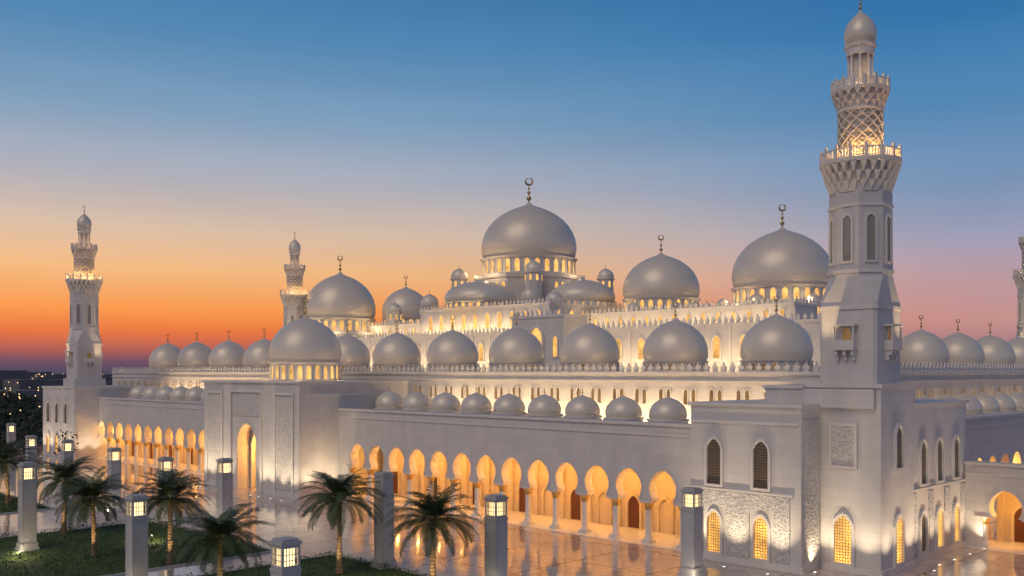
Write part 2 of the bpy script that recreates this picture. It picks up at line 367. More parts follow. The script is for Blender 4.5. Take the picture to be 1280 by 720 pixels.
# ---- gatehouse
fx=FX(82.5)
gy=145.5; GZ=18.2
arch_bay(W,fx,gy,10,3.1,7.9,0.0,GZ,2.2,a0=-12,soff=T)
W.box(82.5,100,129.5,gy-5,0,GZ); W.box(82.5,100,gy+5,160.4,0,GZ)
W.box(84.7,104,gy-5.0,gy+5.0,12.6,GZ-.02)
INN.box(90.2,91,gy-5,gy+5,0,12.6)
W.box(100,104,129.5,160.4,12.5,GZ)
arch_bay(T,FX(84.9),gy,9.9,2.6,7.2,0.03,12.58,.5,a0=-12)
win(INN,DOOR,FX(90.2),gy,.1,3.4,6.2,.4,.35)
for s0,s1 in ((131.3,136.2),(153.8,158.8)):
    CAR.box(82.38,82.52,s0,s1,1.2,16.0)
    for a,b in ((s0-.35,s0),(s1,s1+.35)): T.box(82.25,82.52,a,b,.9,16.3)
    T.box(82.26,82.52,s0-.35,s1+.35,16.3,16.65)
for a in (gy-5.2,gy+4.8): T.box(82.2,82.53,a,a+.4,0,16.6)
T.box(82.19,82.53,gy-5.2,gy+5.2,16.6,17.0)
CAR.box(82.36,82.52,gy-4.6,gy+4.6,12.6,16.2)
T.box(82.2,104.1,129.2,160.7,GZ+.003,GZ+.35)
T.box(84.6,96,129.3,129.52,1.0,1.3); T.box(84.6,96,129.3,129.52,16.2,16.5)
light('gate_lamp','POINT',(87.5,gy,7),2300,WARM,mosque,shadow_soft_size=.5)
drum(W,GL,94,gy,18.2,21.7,6.05,26,trim=T)
dome(DOM,FIN,94,gy,21.7,6.25,8.3,48,1.0)

# ---- main terrace wall
W.box(108,146,54,262,12.4,20)
W.box(146,244,54,262,12.4,19.6)
T.box(107.75,108.02,54,262,19.6,20.05); T.box(107.8,108.02,54,262,18.6,18.85)
T.box(107.74,244,53.72,54.02,19.6,20.05); T.box(107.8,244,53.78,54.02,18.6,18.85)
fm=FX(107.95); merlons(T,fm,54,262,20.0,.1); fy=FY(53.95); merlons(T,fy,108,244,20.0,.1)
y=62.0; 
while y<258:
    for o in (-.62,.62): win(T,DIM,FX(108),y+o,15.6,.62,2.1,.12,.16)
    y+=8.15/2
x=113
while x<240:
    for o in (-.62,.62): win(T,DIM,FY(54),x+o,15.6,.62,2.1,.12,.16)
    x+=8.15/2
for k in range(12):
    cy=65.9+16.35*k
    drum(W,DIM,116,cy,20.0,21.5,4.5,20,trim=T)
    dome(DOM,FIN,116,cy,21.5,4.72,6.4,44,.75)
for cx in (169,186,203,220,237):
    drum(W,DIM,cx,68,19.6,21.5,4.3,20,trim=T)
    dome(DOM,FIN,cx,68,21.5,4.5,6.1,40,.75)

# ---- tier 2
W.box(145,168,74,236,19.9,28.6)
T.box(144.8,145.02,73.8,236,28.1,28.62); T.box(144.8,168,73.78,74.02,28.1,28.62)
merlons(T,FX(144.95),74,236,28.6,.05,1.25,.95); merlons(T,FY(73.95),145,168,28.6,.05,1.25,.95)
y=77.5
while y<234:
    win(T,GL,FX(145),y,22.4,1.5,4.0,.25,.25); 
    T.box(144.75,145.02,y+2.55,y+2.95,20,28.1)
    y+=5.5
# tier 3
W.box(158,190,86,214,28.5,32.6)
T.box(157.8,158.02,85.8,214,32.1,32.62); T.box(157.8,190,85.78,86.02,32.1,32.62)
merlons(T,FX(157.95),86,214,32.6,.05,1.2,.8); merlons(T,FY(85.95),158,190,32.6,.05,1.2,.8)
y=88.5
while y<213:
    win(T,GL,FX(158),y,29.6,.9,1.9,.16,.16); y+=3.4
# portal projection
W.box(138,145.1,124,138,19.9,31.2); T.box(137.8,145,123.8,138.2,30.7,31.25)
win(T,GL,FX(138),131,22,3.2,6.8,.45,.4); merlons(T,FX(137.95),124,138,31.2,.05,1.2,.8)
for yy in (126,136): win(T,GL,FX(138),yy,23,1.2,4,.2,.25)
# central block
W.box(147,182,136,178,28.5,34.6)
T.box(146.8,182.2,135.8,178.2,34.2,34.65)
merlons(T,FX(146.95),136,178,34.6,.05,1.2,.8); merlons(T,FY(135.95),147,182,34.6,.05,1.2,.8)
y=139
while y<177: win(T,GL,FX(147),y,29.6,1.3,3.6,.2,.22); y+=3.9
x=150
while x<181: win(T,GL,FY(136),x,29.6,1.3,3.6,.2,.22); x+=3.9
cx,cy=173,167
W.loft8([(34.6,13.2,7.7),(43.4,13.2,7.7)],cx,cy)
T.loft8([(42.6,13.5,7.9),(43.5,13.6,7.9)],cx,cy)
for s in (-8,-4,0,4,8):
    win(T,GL,FX(cx-13.2),cy+s*.55,38.4,1.3,3.2,.2,.2); win(T,GL,FY(cy-13.2),cx+s*.55,38.4,1.3,3.2,.2,.2)
drum(W,GL,cx,cy,43.4,48.0,11.5,30,trim=T,seg=64)
dome(DOM,FIN,cx,cy,48.0,11.9,14.4,72,2.0)
for (hx,hy,hr) in ((152.5,163,8.3),(167,144.3,7.6)):
    drum(W,GL,hx,hy,34.6,35.9,hr-.2,28,trim=T)
    dome(DOM,FIN,hx,hy,35.9,hr,5.6,56,.01,False)
def bigdome(cx,cy,zr,z0,z1,Rr,h,nw=26):
    W.loft8([(zr,Rr+.9,(Rr+.9)*.586),(z0+.02,Rr+.9,(Rr+.9)*.586)],cx,cy)
    T.loft8([(z0-.35,Rr+1.1,(Rr+1.1)*.586),(z0+.06,Rr+1.1,(Rr+1.1)*.586)],cx,cy)
    drum(W,GL,cx,cy,z0,z1,Rr*.965,nw,trim=T,seg=56)
    dome(DOM,FIN,cx,cy,z1,Rr,h,64,Rr*.15)
bigdome(173,97,32.4,33.2,36.6,9.8,12.2,28)
bigdome(173.4,126.8,32.4,32.9,36.0,8.4,10.4,26)
bigdome(155,222.6,28.4,30.6,34.6,9.8,13.2,28)
bigdome(167,208.5,32.4,32.8,34.6,6.6,9.1,20)
def turret(px,ytop,rp,ybase,S,zr):
    t=(px-640)/1200; X=S*(1+t)/2; Y=S*(1-t)/2
    zt=20+(465-ytop)*S/1697; Rr=rp*S/1697*.95; zb=zt-1.35*Rr
    W.rev(X,Y,[(Rr*.95,zr-.1),(Rr*.95,zb)],16,False)
    T.rev(X,Y,[(Rr*.96,zb-.25),(Rr*1.12,zb-.1),(Rr*1.12,zb+.06),(Rr*.9,zb+.07)],16,False)
    for i in range(8):
        a=2*math.pi*(i+.5)/8; n=(math.cos(a),math.sin(a))
        win(T,GL,Fr((X+n[0]*Rr*.94,Y+n[1]*Rr*.94),(-n[1],n[0]),n),0,zb-2.0,Rr*.3,1.5,.08,.1)
    dome(DOM,FIN,X,Y,zb,Rr,1.35*Rr,24,.35,False)
for a in ((574,335,11,0,330,34.5),(757,335,11,0,318,34.5),(667,325,12,0,318,34.5),(663,358,12,0,300,34.5),(693,363,12,0,293,34.5),(537,367,12,0,337,34),
          (493,378,10,0,360,32.5),(946,366,11,0,258,32.5),(1016,366,11,0,254,32.5),(903,373,9,0,264,32.5),(868,376,8,0,275,32.5),(792,377,9,0,290,32.5),(846,377,8,0,285,32.5),(884,378,8,0,270,32.5),(560,385,8,0,330,34)):
    turret(*a)

# ---- corner tower
W.box(87.5,112,47,60,0,16.4)
W.box(99.3,115.7,41.4,47,0,16.4)
W.box(112,115.7,47,50,0,16.4)
W.box(91,101,41.2,53,16.4,18.3)
W.box(91.5,99.3,40.7,48.5,0,18.42)
T.box(87.25,112.2,47-.25,60.25,16.403,16.75)
T.box(99.3,115.95,41.15,46.7,16.403,16.75)
T.box(90.8,101.2,48.6,53.2,18.303,18.6); T.box(91.3,99.5,40.5,48.6,18.423,18.8)
T.box(87.2,87.5,46.7,60.2,0,.6); T.box(91.25,91.5,40.45,46.6,0,.6); T.box(91.5,99.3,40.4,40.7,0,.6); T.box(99.5,115.7,41.1,41.4,0,.6)
T.box(87.35,87.5,47.2,59.9,14.6,14.85)
fa=FX(87.5)
for s in (57.0,51.4):
    win(T,DKL,fa,s,8.1,1.7,4.8,.28,.28); win(T,GLL,fa,s,.9,1.6,4.3,.3,.28)
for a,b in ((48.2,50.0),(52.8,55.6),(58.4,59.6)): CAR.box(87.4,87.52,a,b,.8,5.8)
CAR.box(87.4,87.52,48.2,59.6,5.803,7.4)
T.box(87.28,87.52,47.8,59.9,7.45,7.7)
CAR.box(88.0,91.2,46.9,47.02,1,15.2)
fp=FX(91.5)
CAR.box(91.38,91.52,43.3,45.7,10.6,14.6)
for a,b,c,d in ((43.05,43.3,10.35,14.85),(45.7,45.95,10.35,14.85)): T.box(91.25,91.52,a,b,c,d)
T.box(91.26,91.52,43.3,45.7,14.6,14.85); T.box(91.26,91.52,43.3,45.7,10.35,10.6)
win(T,GLL,fp,44.5,.9,1.8,4.7,.3,.28)
fp2=FY(40.7); win(T,GLL,fp2,95.4,.9,1.8,4.7,.3,.28)
win(T,DKL,fp2,95.4,10.4,1.6,4.2,.3,.28)
fc=FY(41.4)
for s in (103.2,107.6,112.4):
    win(T,DKL,fc,s,8.1,1.7,4.6,.28,.28); win(T,GLL if s>105 else DKL,fc,s,.9,1.6,4.2,.3,.28)
for a,b in ((100.2,101.6),(104.9,106.1),(109.2,110.8),(114,115.3)): CAR.box(a,b,41.3,41.42,.8,7.2)
T.box(99.6,115.6,41.18,41.42,7.45,7.7)
# ---- left tower
W.box(84.5,101,226,246,0,16.2); T.box(84.25,101.2,225.75,246.25,16.203,16.6)
W.box(84.9,92,227,234,16.2,18.5)
for s in (231,236.5,242):
    win(T,DKL,FX(84.5),s,8.1,1.9,4.8,.28,.28); win(T,GLL,FX(84.5),s,.9,1.7,4.3,.3,.28)

# ---- mosque lighting
strip('wall_floodlight',(105.6,93,12.75),(0,1,0),(.42,0,.9),66,4500,SOFT,mosque)
strip('wall_floodlight',(105.6,195,12.75),(0,1,0),(.42,0,.9),66,4500,SOFT,mosque)
strip('wall_floodlight',(175,51.9,12.75),(1,0,0),(0,.42,.9),120,5800,SOFT,mosque)
strip('tier_floodlight',(141.5,155,20.3),(0,1,0),(.45,0,.9),155,7800,SOFT,mosque)
strip('tier_floodlight',(155.5,150,28.9),(0,1,0),(.5,0,.85),125,3400,SOFT,mosque)
strip('tier_floodlight',(145.3,157,28.9),(0,1,0),(.3,0,.95),40,1400,SOFT,mosque)
for (cx,cy,rr,z,pw) in ((173,167,15.5,44,1100),(173,97,12.6,33.4,680),(173.4,126.8,11,33.2,540),(155,222.6,12.4,30.9,680),(94,145.5,8.6,19.0,280)):
    for a in (-175,-130,-85,160):
        light('drum_floodlight','POINT',(cx+rr*math.cos(R(a)),cy+rr*math.sin(R(a)),z+.3),pw*.34,SOFT,mosque,shadow_soft_size=.2)
for k in range(0,12):
    light('terrace_lamp','POINT',(110.2,65.9+16.35*k+8.1,20.6),130,SOFT,mosque,shadow_soft_size=.2)
def up(x,y,dx,dy,pw=1500,ang=80):
    spot('ground_floodlight',(x-dx*1.0,y-dy*1.0,.30),(dx*.30,dy*.30,1),pw*1.6,WHITE,mosque,ang)
    x-=dx;y-=dy
    T.box(x-.15,x+.15,y-.15,y+.15,0.0,.06); FX_.box(x-.10,x+.10,y-.10,y+.10,.062,.08)
for y in (49.2,54.2,58.8): up(85.9,y,1,0)
for y in (42,46.3): up(90.0,y,1,0,1200)
for x in (92.6,98.2): up(x,39.2,0,1,1300)
for x in (101.4,105.4,109.9,114.2): up(x,39.9,0,1,1000)
for y in (130.6,133.8,137.4,139.9,151.1,154,157,159.6): up(81.0,y,1,0,1200)
for x in (84,88): up(x,128.0,0,1,1400)
for y in (228.5,234,240,244.8): up(82.9,y,1,0,1200)
for x in (86,89): up(x,224.6,0,1,800)
for mx_,my_ in ((95.4,44.6),(88.4,230.5),(147,233),(232.2,68.8)):
    z0=19.4 if mx_<100 else 21.5
    spot('minaret_floodlight',(mx_-5.2,my_+2.6,z0),(.17,-.09,1),4200,SOFT,mosque,40)
    spot('minaret_floodlight',(mx_+2.6,my_-5.2,z0),(-.09,.17,1),4200,SOFT,mosque,40)
for nm,mb,mt in (('walls',W,M_wall),('trim',T,M_trim),('arcade_inner_wall',INN,M_inner),('column_capitals',CAP,M_gold),('columns',COL,M_col),('domes',DOM,M_dome),
                 ('dome_finials',FIN,M_finial),('lit_windows',GL,M_glow),('lit_lattice_windows',GLL,M_glowL),('lattice_windows',DKL,M_darkL),('small_windows',DIM,M_dimw),
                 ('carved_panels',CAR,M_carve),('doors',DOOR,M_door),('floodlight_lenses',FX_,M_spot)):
    mb.build(nm,mt,mosque)

# ================================================================== MINARETS
def minaret(loc,zb=16.0,lights=1.0):
    e=empty('minaret',(loc[0],loc[1],0)); A=MB();B=MB();D=MB();F=MB();G=MB();H=MB();L=MB();N=MB()
    A.loft8([(zb,3.0,.3),(27.0,3.0,.3),(29.6,2.9,1.7),(38.2,2.85,1.67)])
    B.loft8([(26.3,3.12,.32),(26.7,3.12,.32)]); B.loft8([(30.0,3.02,1.77),(30.35,3.02,1.77)]); B.loft8([(36.7,2.98,1.75),(37.0,2.98,1.75)])
    for i in range(8):
        a=R(45*i); n=(math.cos(a),math.sin(a)); q=2.88
        fr=Fr((n[0]*q,n[1]*q),(-n[1],n[0]),n); win(B,N,fr,0,31.2,.85,4.6,.2,.16)
    for n in ((-1,0),(0,-1),(1,0),(0,1)):
        fr=Fr((n[0]*3,n[1]*3),(-n[1],n[0]),n)
        def bx(mb,s0,s1,d0,d1,z0,z1):
            p=fr(s0,0,d0); q=fr(s1,0,d1); mb.box(min(p[0],q[0]),max(p[0],q[0]),min(p[1],q[1]),max(p[1],q[1]),z0,z1)
        bx(B,-1.1,1.1,0,.9,22.2,22.45)
        for s in (-.85,0,.85): bx(B,s-.14,s+.14,0,.7,21.7,22.2); bx(B,s-.12,s+.12,0,.4,21.2,21.7)
        bx(B,-1.1,1.1,.8,.9,22.45,23.2); bx(B,-1.1,-1.0,0,.8,22.45,23.2); bx(B,1.0,1.1,0,.8,22.45,23.2)
        bx(B,-1.1,-.95,.72,.88,23.2,24.6); bx(B,.95,1.1,.72,.88,23.2,24.6); bx(B,-1.2,1.2,0,1.0,24.6,24.8)
        win(B,H,fr,0,22.5,.9,2.0,.12,.1)
    def brackets(r0,r1,z0,z1,n):
        for j in range(3):
            za=z0+(z1-z0)*j/3; zc_=z0+(z1-z0)*(j+1)/3; ra=r0+(r1-r0)*j/3; rb=r0+(r1-r0)*(j+1)/3
            for i in range(n):
                a=2*math.pi*(i+.5*(j%2))/n; w=math.pi*rb/n*.72
                nx,ny=math.cos(a),math.sin(a); tx,ty=-ny,nx
                def P_(r,t,z): return (nx*r+tx*t,ny*r+ty*t,z)
                B.add([P_(ra-.3,-w*.3,za),P_(ra-.3,w*.3,za),P_(ra,0,za),P_(rb-.6,-w,zc_),P_(rb-.6,w,zc_),P_(rb,w*.8,zc_),P_(rb,-w*.8,zc_)],
                      [(0,1,2),(0,2,6,3),(1,4,5,2),(2,5,6),(3,6,5,4),(0,3,4,1)])
    A.rev(0,0,[(3.0,38.2),(3.05,39.2),(3.4,41.1)],16,False,.5)
    brackets(3.05,3.95,38.3,41.1,24)
    B.rev(0,0,[(3.6,41.1),(4.05,41.15),(4.1,41.5),(2.0,41.52)],16,False,.5)
    def rail(r,z,n,h):
        for i in range(n):
            a=2*math.pi*(i+.5)/n; b=2*math.pi*(i+1.5)/n
            x,y=r*math.cos(a),r*math.sin(a); B.box(x-.13,x+.13,y-.13,y+.13,z,z+h*1.15)
            F2=[(r*math.cos(a),r*math.sin(a)),(r*math.cos(b),r*math.sin(b))]
            for (q0,q1) in ((h*.08,h*.16),(h*.86,h)):
                d=Vector((F2[1][0]-F2[0][0],F2[1][1]-F2[0][1])); nn=Vector((d.y,-d.x)).normalized()*.07
                v=[(F2[0][0]+sx*nn.x,F2[0][1]+sx*nn.y,z+zz) for zz in (q0,q1) for sx in (-1,1)]+[(F2[1][0]+sx*nn.x,F2[1][1]+sx*nn.y,z+zz) for zz in (q0,q1) for sx in (-1,1)]
                B.add(v,[(0,1,5,4),(2,3,7,6),(0,2,6,4),(1,3,7,5)])
            for m in range(1,5):
                t=m/5; xx=F2[0][0]*(1-t)+F2[1][0]*t; yy=F2[0][1]*(1-t)+F2[1][1]*t
                B.box(xx-.05,xx+.05,yy-.05,yy+.05,z+h*.16,z+h*.86)
            B.rev(x,y,[(.12,z+h*1.15),(.17,z+h*1.25),(.02,z+h*1.5)],6,False)
    rail(3.85,41.5,16,1.0)
    L.rev(0,0,[(2.15,41.52),(2.15,46.9)],24,True)
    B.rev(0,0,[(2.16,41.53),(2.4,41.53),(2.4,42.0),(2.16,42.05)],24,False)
    B.rev(0,0,[(2.16,46.6),(2.3,46.7),(2.3,46.9),(2.2,46.95)],24,False)
    for dr in (1,-1):
        for s0 in range(12):
            K=10; vs=[];fs=[]
            for k in range(K+1):
                a=2*math.pi*(s0/12+dr*k/K*.36); z=42.1+4.5*k/K
                for (r_,dz) in ((2.13,-.09),(2.26,-.07),(2.26,.07),(2.13,.09)): vs.append((r_*math.cos(a),r_*math.sin(a),z+dz))
            for k in range(K):
                for q in range(3): fs.append((k*4+q,k*4+q+1,k*4+q+5,k*4+q+4))
            B.add(vs,fs)
    A.rev(0,0,[(2.15,46.9),(2.2,47.4),(2.5,48.6)],24,False)
    brackets(2.3,2.85,46.95,48.6,18)
    B.rev(0,0,[(2.6,48.6),(2.9,48.62),(2.95,48.9),(1.0,48.92)],16,False,.5)
    rail(2.75,48.9,16,.85)
    A.rev(0,0,[(.8,48.9),(.8,53.0)],16,False)
    B.rev(0,0,[(.82,48.92),(1.45,48.95),(1.4,49.6),(.82,49.62)],16,False)
    for i in range(8):
        a=R(45*i+22.5); B.rev(1.15*math.cos(a),1.15*math.sin(a),[(.16,49.6),(.13,49.8),(.13,52.3),(.2,52.6)],8)
    B.rev(0,0,[(1.3,52.5),(1.38,52.6),(1.38,53.2),(1.6,53.4),(1.6,53.6),(1.2,53.7)],16,False)
    D.rev(0,0,[(1.25,53.6),(1.5,54.0),(1.62,54.6),(1.58,55.2),(1.35,55.8),(1.0,56.3),(.55,56.75),(.2,57.05),(.05,57.3)],24)
    finial(G,0,0,57.2,.62)
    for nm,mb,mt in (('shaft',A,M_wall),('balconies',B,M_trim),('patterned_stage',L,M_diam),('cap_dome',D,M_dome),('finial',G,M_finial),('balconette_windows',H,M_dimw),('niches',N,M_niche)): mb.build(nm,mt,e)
    for a in (-170,-125,-80,-35):
        light('balcony_lamp','POINT',(3.2*math.cos(R(a)),3.2*math.sin(R(a)),42.1),210*lights,(1,.56,.18),e,shadow_soft_size=.12)
    for a in (-150,-90,-20):
        light('balcony_lamp','POINT',(2.1*math.cos(R(a)),2.1*math.sin(R(a)),49.2),60*lights,(1,.60,.25),e,shadow_soft_size=.1)
    return e
minaret((95.4,44.6),16)
minaret((88.4,230.5),16)
minaret((147,233),12)
minaret((232.2,68.8),12)

# ================================================================== SITE
g=MB(); g.add([(-8000,-8000,0),(9000,-8000,0),(9000,9000,0),(-8000,9000,0)],[(0,1,2,3)]); g.build('ground',M_ground)
pz=MB(); pz.add([(-60,-80,.004),(250,-80,.004),(250,270,.004),(-60,270,.004)],[(0,1,2,3)]); pz.build('plaza_paving',M_plaza)
def lawn(x0,x1,y0,y1):
    e=empty('lawn',((x0+x1)/2,(y0+y1)/2,0)); hx=(x1-x0)/2; hy=(y1-y0)/2
    k=MB(); k.box(-hx,hx,-hy,-hy+.35,0,.16);k.box(-hx,hx,hy-.35,hy,0,.16);k.box(-hx,-hx+.35,-hy+.35,hy-.35,0,.16);k.box(hx-.35,hx,-hy+.35,hy-.35,0,.16); k.build('kerb',M_kerb,e)
    g=MB(); g.box(-hx+.35,hx-.35,-hy+.35,hy-.35,0,.11); g.build('grass',M_lawn,e)
    b=MB(); rnd=random.Random(int(x0*7+y0))
    for i in range(5000):
        x=rnd.uniform(-hx+.5,hx-.5); y=rnd.uniform(-hy+.5,hy-.5); h=rnd.uniform(.08,.25); w=.09; a=rnd.uniform(0,6.28); dx=math.cos(a)*w; dy=math.sin(a)*w
        b.add([(x-dx,y-dy,.1),(x+dx,y+dy,.1),(x+rnd.uniform(-.1,.1),y+rnd.uniform(-.1,.1),.1+h)],[(0,1,2)])
    hb=MB()
    for (ax,lo,hi,fix) in (('x',-hx+1,hx-1,hy-1.3),('y',-hy+1,hy-1,hx-1.3)):
        n=int((hi-lo)*26)
        for i in range(n):
            s=lo+(hi-lo)*rnd.random(); o=fix+rnd.uniform(-.42,.42); z=.12+rnd.random()**.6*.6
            c=Vector((s,o,z)) if ax=='x' else Vector((o,s,z)); q=.16
            hb.add([c+Vector((rnd.uniform(-q,q),rnd.uniform(-q,q),rnd.uniform(-q,q))) for _ in range(3)],[(0,1,2)])
    b.build('grass_tufts',M_lawn,e,False); hb.build('hedge',M_leaf,e,False)
    for lx in (-.5,.5):
        fx=MB(); fx.rev(hx*lx,0,[(.06,.1),(.06,.7),(.16,.72),(.16,.8),(.03,.86)],10,False); fx.build('garden_light',M_dark,e)
        light('garden_lamp','POINT',(hx*lx,0,1.1),220,(1,.72,.38),e,shadow_soft_size=.15)
lawn(28,57,94,125); lawn(33,60.5,58,88); lawn(26,52,146,170)

# palms
def palm(px,S,h,seed,spread=1.0):
    t=(px-640)/1200; X=S*(1+t)/2; Y=S*(1-t)/2
    e=empty('palm_tree',(X,Y,.05)); rnd=random.Random(seed); tr=MB(); lf=MB()
    lean=(rnd.uniform(-.4,.4),rnd.uniform(-.4,.4)); N=int(h/.16); seg=10; vs=[];fs=[]
    for i in range(N+1):
        f=i/N; z=f*h; r=(.27-.06*f+ (.12*(1-f)**6))*(1.12 if i%2 else .94)
        if f>.9: r*=1+1.6*(f-.9)*5
        for q in range(seg):
            a=2*math.pi*q/seg+.3*(i%2); vs.append((lean[0]*f*f+r*math.cos(a),lean[1]*f*f+r*math.sin(a),z))
    for i in range(N):
        for q in range(seg): fs.append((i*seg+q,i*seg+(q+1)%seg,(i+1)*seg+(q+1)%seg,(i+1)*seg+q))
    tr.add(vs,fs); c=Vector((lean[0],lean[1],h-.1))
    nf=54
    for i in range(nf):
        az=i*2.399+rnd.uniform(-.3,.3); f=i/nf; el=R(84-98*f**.85+rnd.uniform(-10,10)); L=(4.6+rnd.uniform(-.6,.7))*spread*(.8+.2*math.sin(f*3.1))
        p=c.copy()+Vector((math.cos(az)*.2,math.sin(az)*.2,.1)); n=24; st=L/n; pts=[]
        curl=rnd.uniform(.95,1.65); tw=rnd.uniform(-.35,.35)
        for k in range(n+1):
            pts.append(p.copy()); ee=el-curl*(k/n)**1.3; aa=az+tw*(k/n)**2
            d=Vector((math.cos(aa)*math.cos(ee),math.sin(aa)*math.cos(ee),math.sin(ee))); p=p+d*st
            side=Vector((-math.sin(aa),math.cos(aa),0)); up_=side.cross(d)*-1
            if k>2:
                ll=(.28+.64*math.sin(math.pi*min(1,(k/n)*.9+.08))**.8)*spread
                for sg in (1,-1):
                    for sub in (0,.5):
                        q=pts[-1]+d*st*sub; ld=(side*sg*.85+d*(.55+.3*k/n)+up_*.35+Vector((0,0,-.2-rnd.uniform(0,.35)))).normalized()
                        w=d*.044; l2=ll*rnd.uniform(.8,1.1)
                        m_=q+ld*l2*.55; tip=q+ld*l2+Vector((0,0,-.14*l2))
                        lf.add([q-w*.5,q+w*.5,m_+w,m_-w,tip],[(0,1,2,3),(3,2,4)])
        for k in range(n):
            r=.04*(1-k/n)+.008; a,b=pts[k],pts[k+1]; u=Vector((0,0,r)); v=Vector((-math.sin(az),math.cos(az),0))*r
            lf.add([a+u,a+v,a-v,b+u,b+v,b-v],[(0,1,4,3),(0,3,5,2),(1,2,5,4)])
    tr.build('trunk',M_trunk,e); lf.build('fronds',M_leaf,e,False)
    spot('palm_uplight',(-1.3,-1.0,.25),(.24,.18,1),1300,(1,.72,.36),e,74)
    fx=MB(); fx.box(-1.42,-1.18,-1.12,-.88,.05,.2); fx.build('uplight_fixture',M_dark,e)
palm(10,205,6.4,1,1.15); palm(80,167,6.6,2,1.0); palm(118,147,6.2,3,1.0); palm(213,141,6.8,4,1.02); palm(275,117,5.5,5,.98); palm(424,134,7.3,6,1.02); palm(541,121,6.8,7,.98)

# lamp posts
def lamp_post(px,S,h=8.6,w=1.5,lit=True):
    t=(px-640)/1200; X=S*(1+t)/2; Y=S*(1-t)/2
    e=empty('lamp_post' if lit else 'stone_pillar',(X,Y,.004)); a=MB();b=MB();c=MB();d=MB(); k=w/2
    a.box(-k*1.35,k*1.35,-k*1.35,k*1.35,0,.35); a.box(-k*1.18,k*1.18,-k*1.18,k*1.18,.35,.9)
    b.box(-k*.95,k*.95,-k*.95,k*.95,.9,h-2.2)
    for sx in (-1,1):
        for sy in (-1,1): a.box(min(sx*k*.8,sx*k),max(sx*k*.8,sx*k),min(sy*k*.8,sy*k),max(sy*k*.8,sy*k),.9,h-2.2)
    a.box(-k*1.05,k*1.05,-k*1.05,k*1.05,h-2.2,h-1.95)
    a.box(-k*1.08,k*1.08,-k*1.08,k*1.08,h-.3,h-.1); a.box(-k*.85,k*.85,-k*.85,k*.85,h-.1,h+.08)
    if lit:
        c.box(-k*.58,k*.58,-k*.58,k*.58,h-1.85,h-.5)
        for sx in (-1,1):
            for sy in (-1,1): d.box(min(sx*k*.74,sx*k*.96),max(sx*k*.74,sx*k*.96),min(sy*k*.74,sy*k*.96),max(sy*k*.74,sy*k*.96),h-1.95,h-.3)
        for z in (h-1.95,h-.52):
            d.box(-k*.95,k*.95,-k*.95,-k*.78,z,z+.21); d.box(-k*.95,k*.95,k*.78,k*.95,z,z+.21); d.box(-k*.95,-k*.78,-k*.77,k*.77,z,z+.21); d.box(k*.78,k*.95,-k*.77,k*.77,z,z+.21)
        for s in (-.45,-.15,.15,.45):
            d.box(k*s-.025,k*s+.025,-k*.9,-k*.84,h-1.8,h-.45); d.box(-k*.9,-k*.84,k*s-.025,k*s+.025,h-1.8,h-.45)
        for z in (h-1.4,h-1.0): d.box(-k*.8,k*.8,-k*.9,-k*.85,z,z+.05); d.box(-k*.9,-k*.85,-k*.8,k*.8,z,z+.05)
    else:
        b.box(-k*.93,k*.93,-k*.93,k*.93,h-1.95,h-.3)
    a.build('post_frame',M_kerb,e); b.build('shaft',M_post,e); c.build('lantern_glass',M_lamp,e); d.build('lantern_frame',M_kerb,e)
    if lit and S<210:
        light('post_uplight','POINT',(-w*1.0,-w*.9,.35),80,(1,.82,.58),e,shadow_soft_size=.1)
for px,S,h in ((34,152,9.8),(171,125,8.6),(357,94,8.4),(620,125,8.6),(865,133,8.6),(281,178,8.6),(207,184,8.4),(143,203,8.6),(84,227,8.6),(39,242,8.6),(14,300,8.6)):
    lamp_post(px,S,h)
lamp_post(480,138.5,9.7,1.45,False)

# distant trees & city beyond the left tower
rnd=random.Random(11)
dt=MB()
def clump(x,y,r,h):
    for i in range(int(130)):
        a=rnd.uniform(0,6.28); u=rnd.random()**.5; z=h*(.25+.75*rnd.random()); rr=r*u*math.sqrt(max(.05,1-((z/h-.55)/.6)**2))
        c=Vector((x+rr*math.cos(a),y+rr*math.sin(a),z)); s=rnd.uniform(.3,.8)*r/3
        v=[c+Vector((rnd.uniform(-s,s),rnd.uniform(-s,s),rnd.uniform(-s,s))) for _ in range(3)]
        dt.add(v,[(0,1,2)])
    dt.rev(x,y,[(.25,0),(.15,h*.5)],6)
for i in range(150):
    S=rnd.uniform(340,800); px=rnd.uniform(-140,80); t=(px-640)/1200; X=S*(1+t)/2; Y=S*(1-t)/2
    clump(X,Y,rnd.uniform(3,5.5),rnd.uniform(5,9))
clump(79,216,2.4,7.5)
dt.build('distant_trees',M_tree,None,False)
ct=MB(); lt=MB()
for i in range(420):
    S=rnd.uniform(900,5200); px=rnd.uniform(-200,260); t=(px-640)/1200; X=S*(1+t)/2; Y=S*(1-t)/2
    w=rnd.uniform(8,26); d=rnd.uniform(8,26); h=rnd.uniform(5,15)+(rnd.random()<.06)*rnd.uniform(4,12); ct.box(X-w,X+w,Y-d,Y+d,0,h)
    for k in range(3):
        q=.35*S/1000; z=rnd.uniform(2,h); yy=Y+rnd.uniform(-d,d); lt.box(X-w-.4,X-w-.1,yy-q,yy+q,z,z+q*1.5)
for i in range(110):
    S=rnd.uniform(600,2500); px=rnd.uniform(-100,70); t=(px-640)/1200; X=S*(1+t)/2; Y=S*(1-t)/2; q=.28*S/900; lt.rev(X,Y,[(q*.3,8),(q,8+q),(q,8+2*q),(q*.3,8+3*q)],6)
city=empty('city_skyline'); ct.build('buildings',M_city,city); lt.build('window_lights',mk_glow('city_lights',(1,.62,.28),3),city)
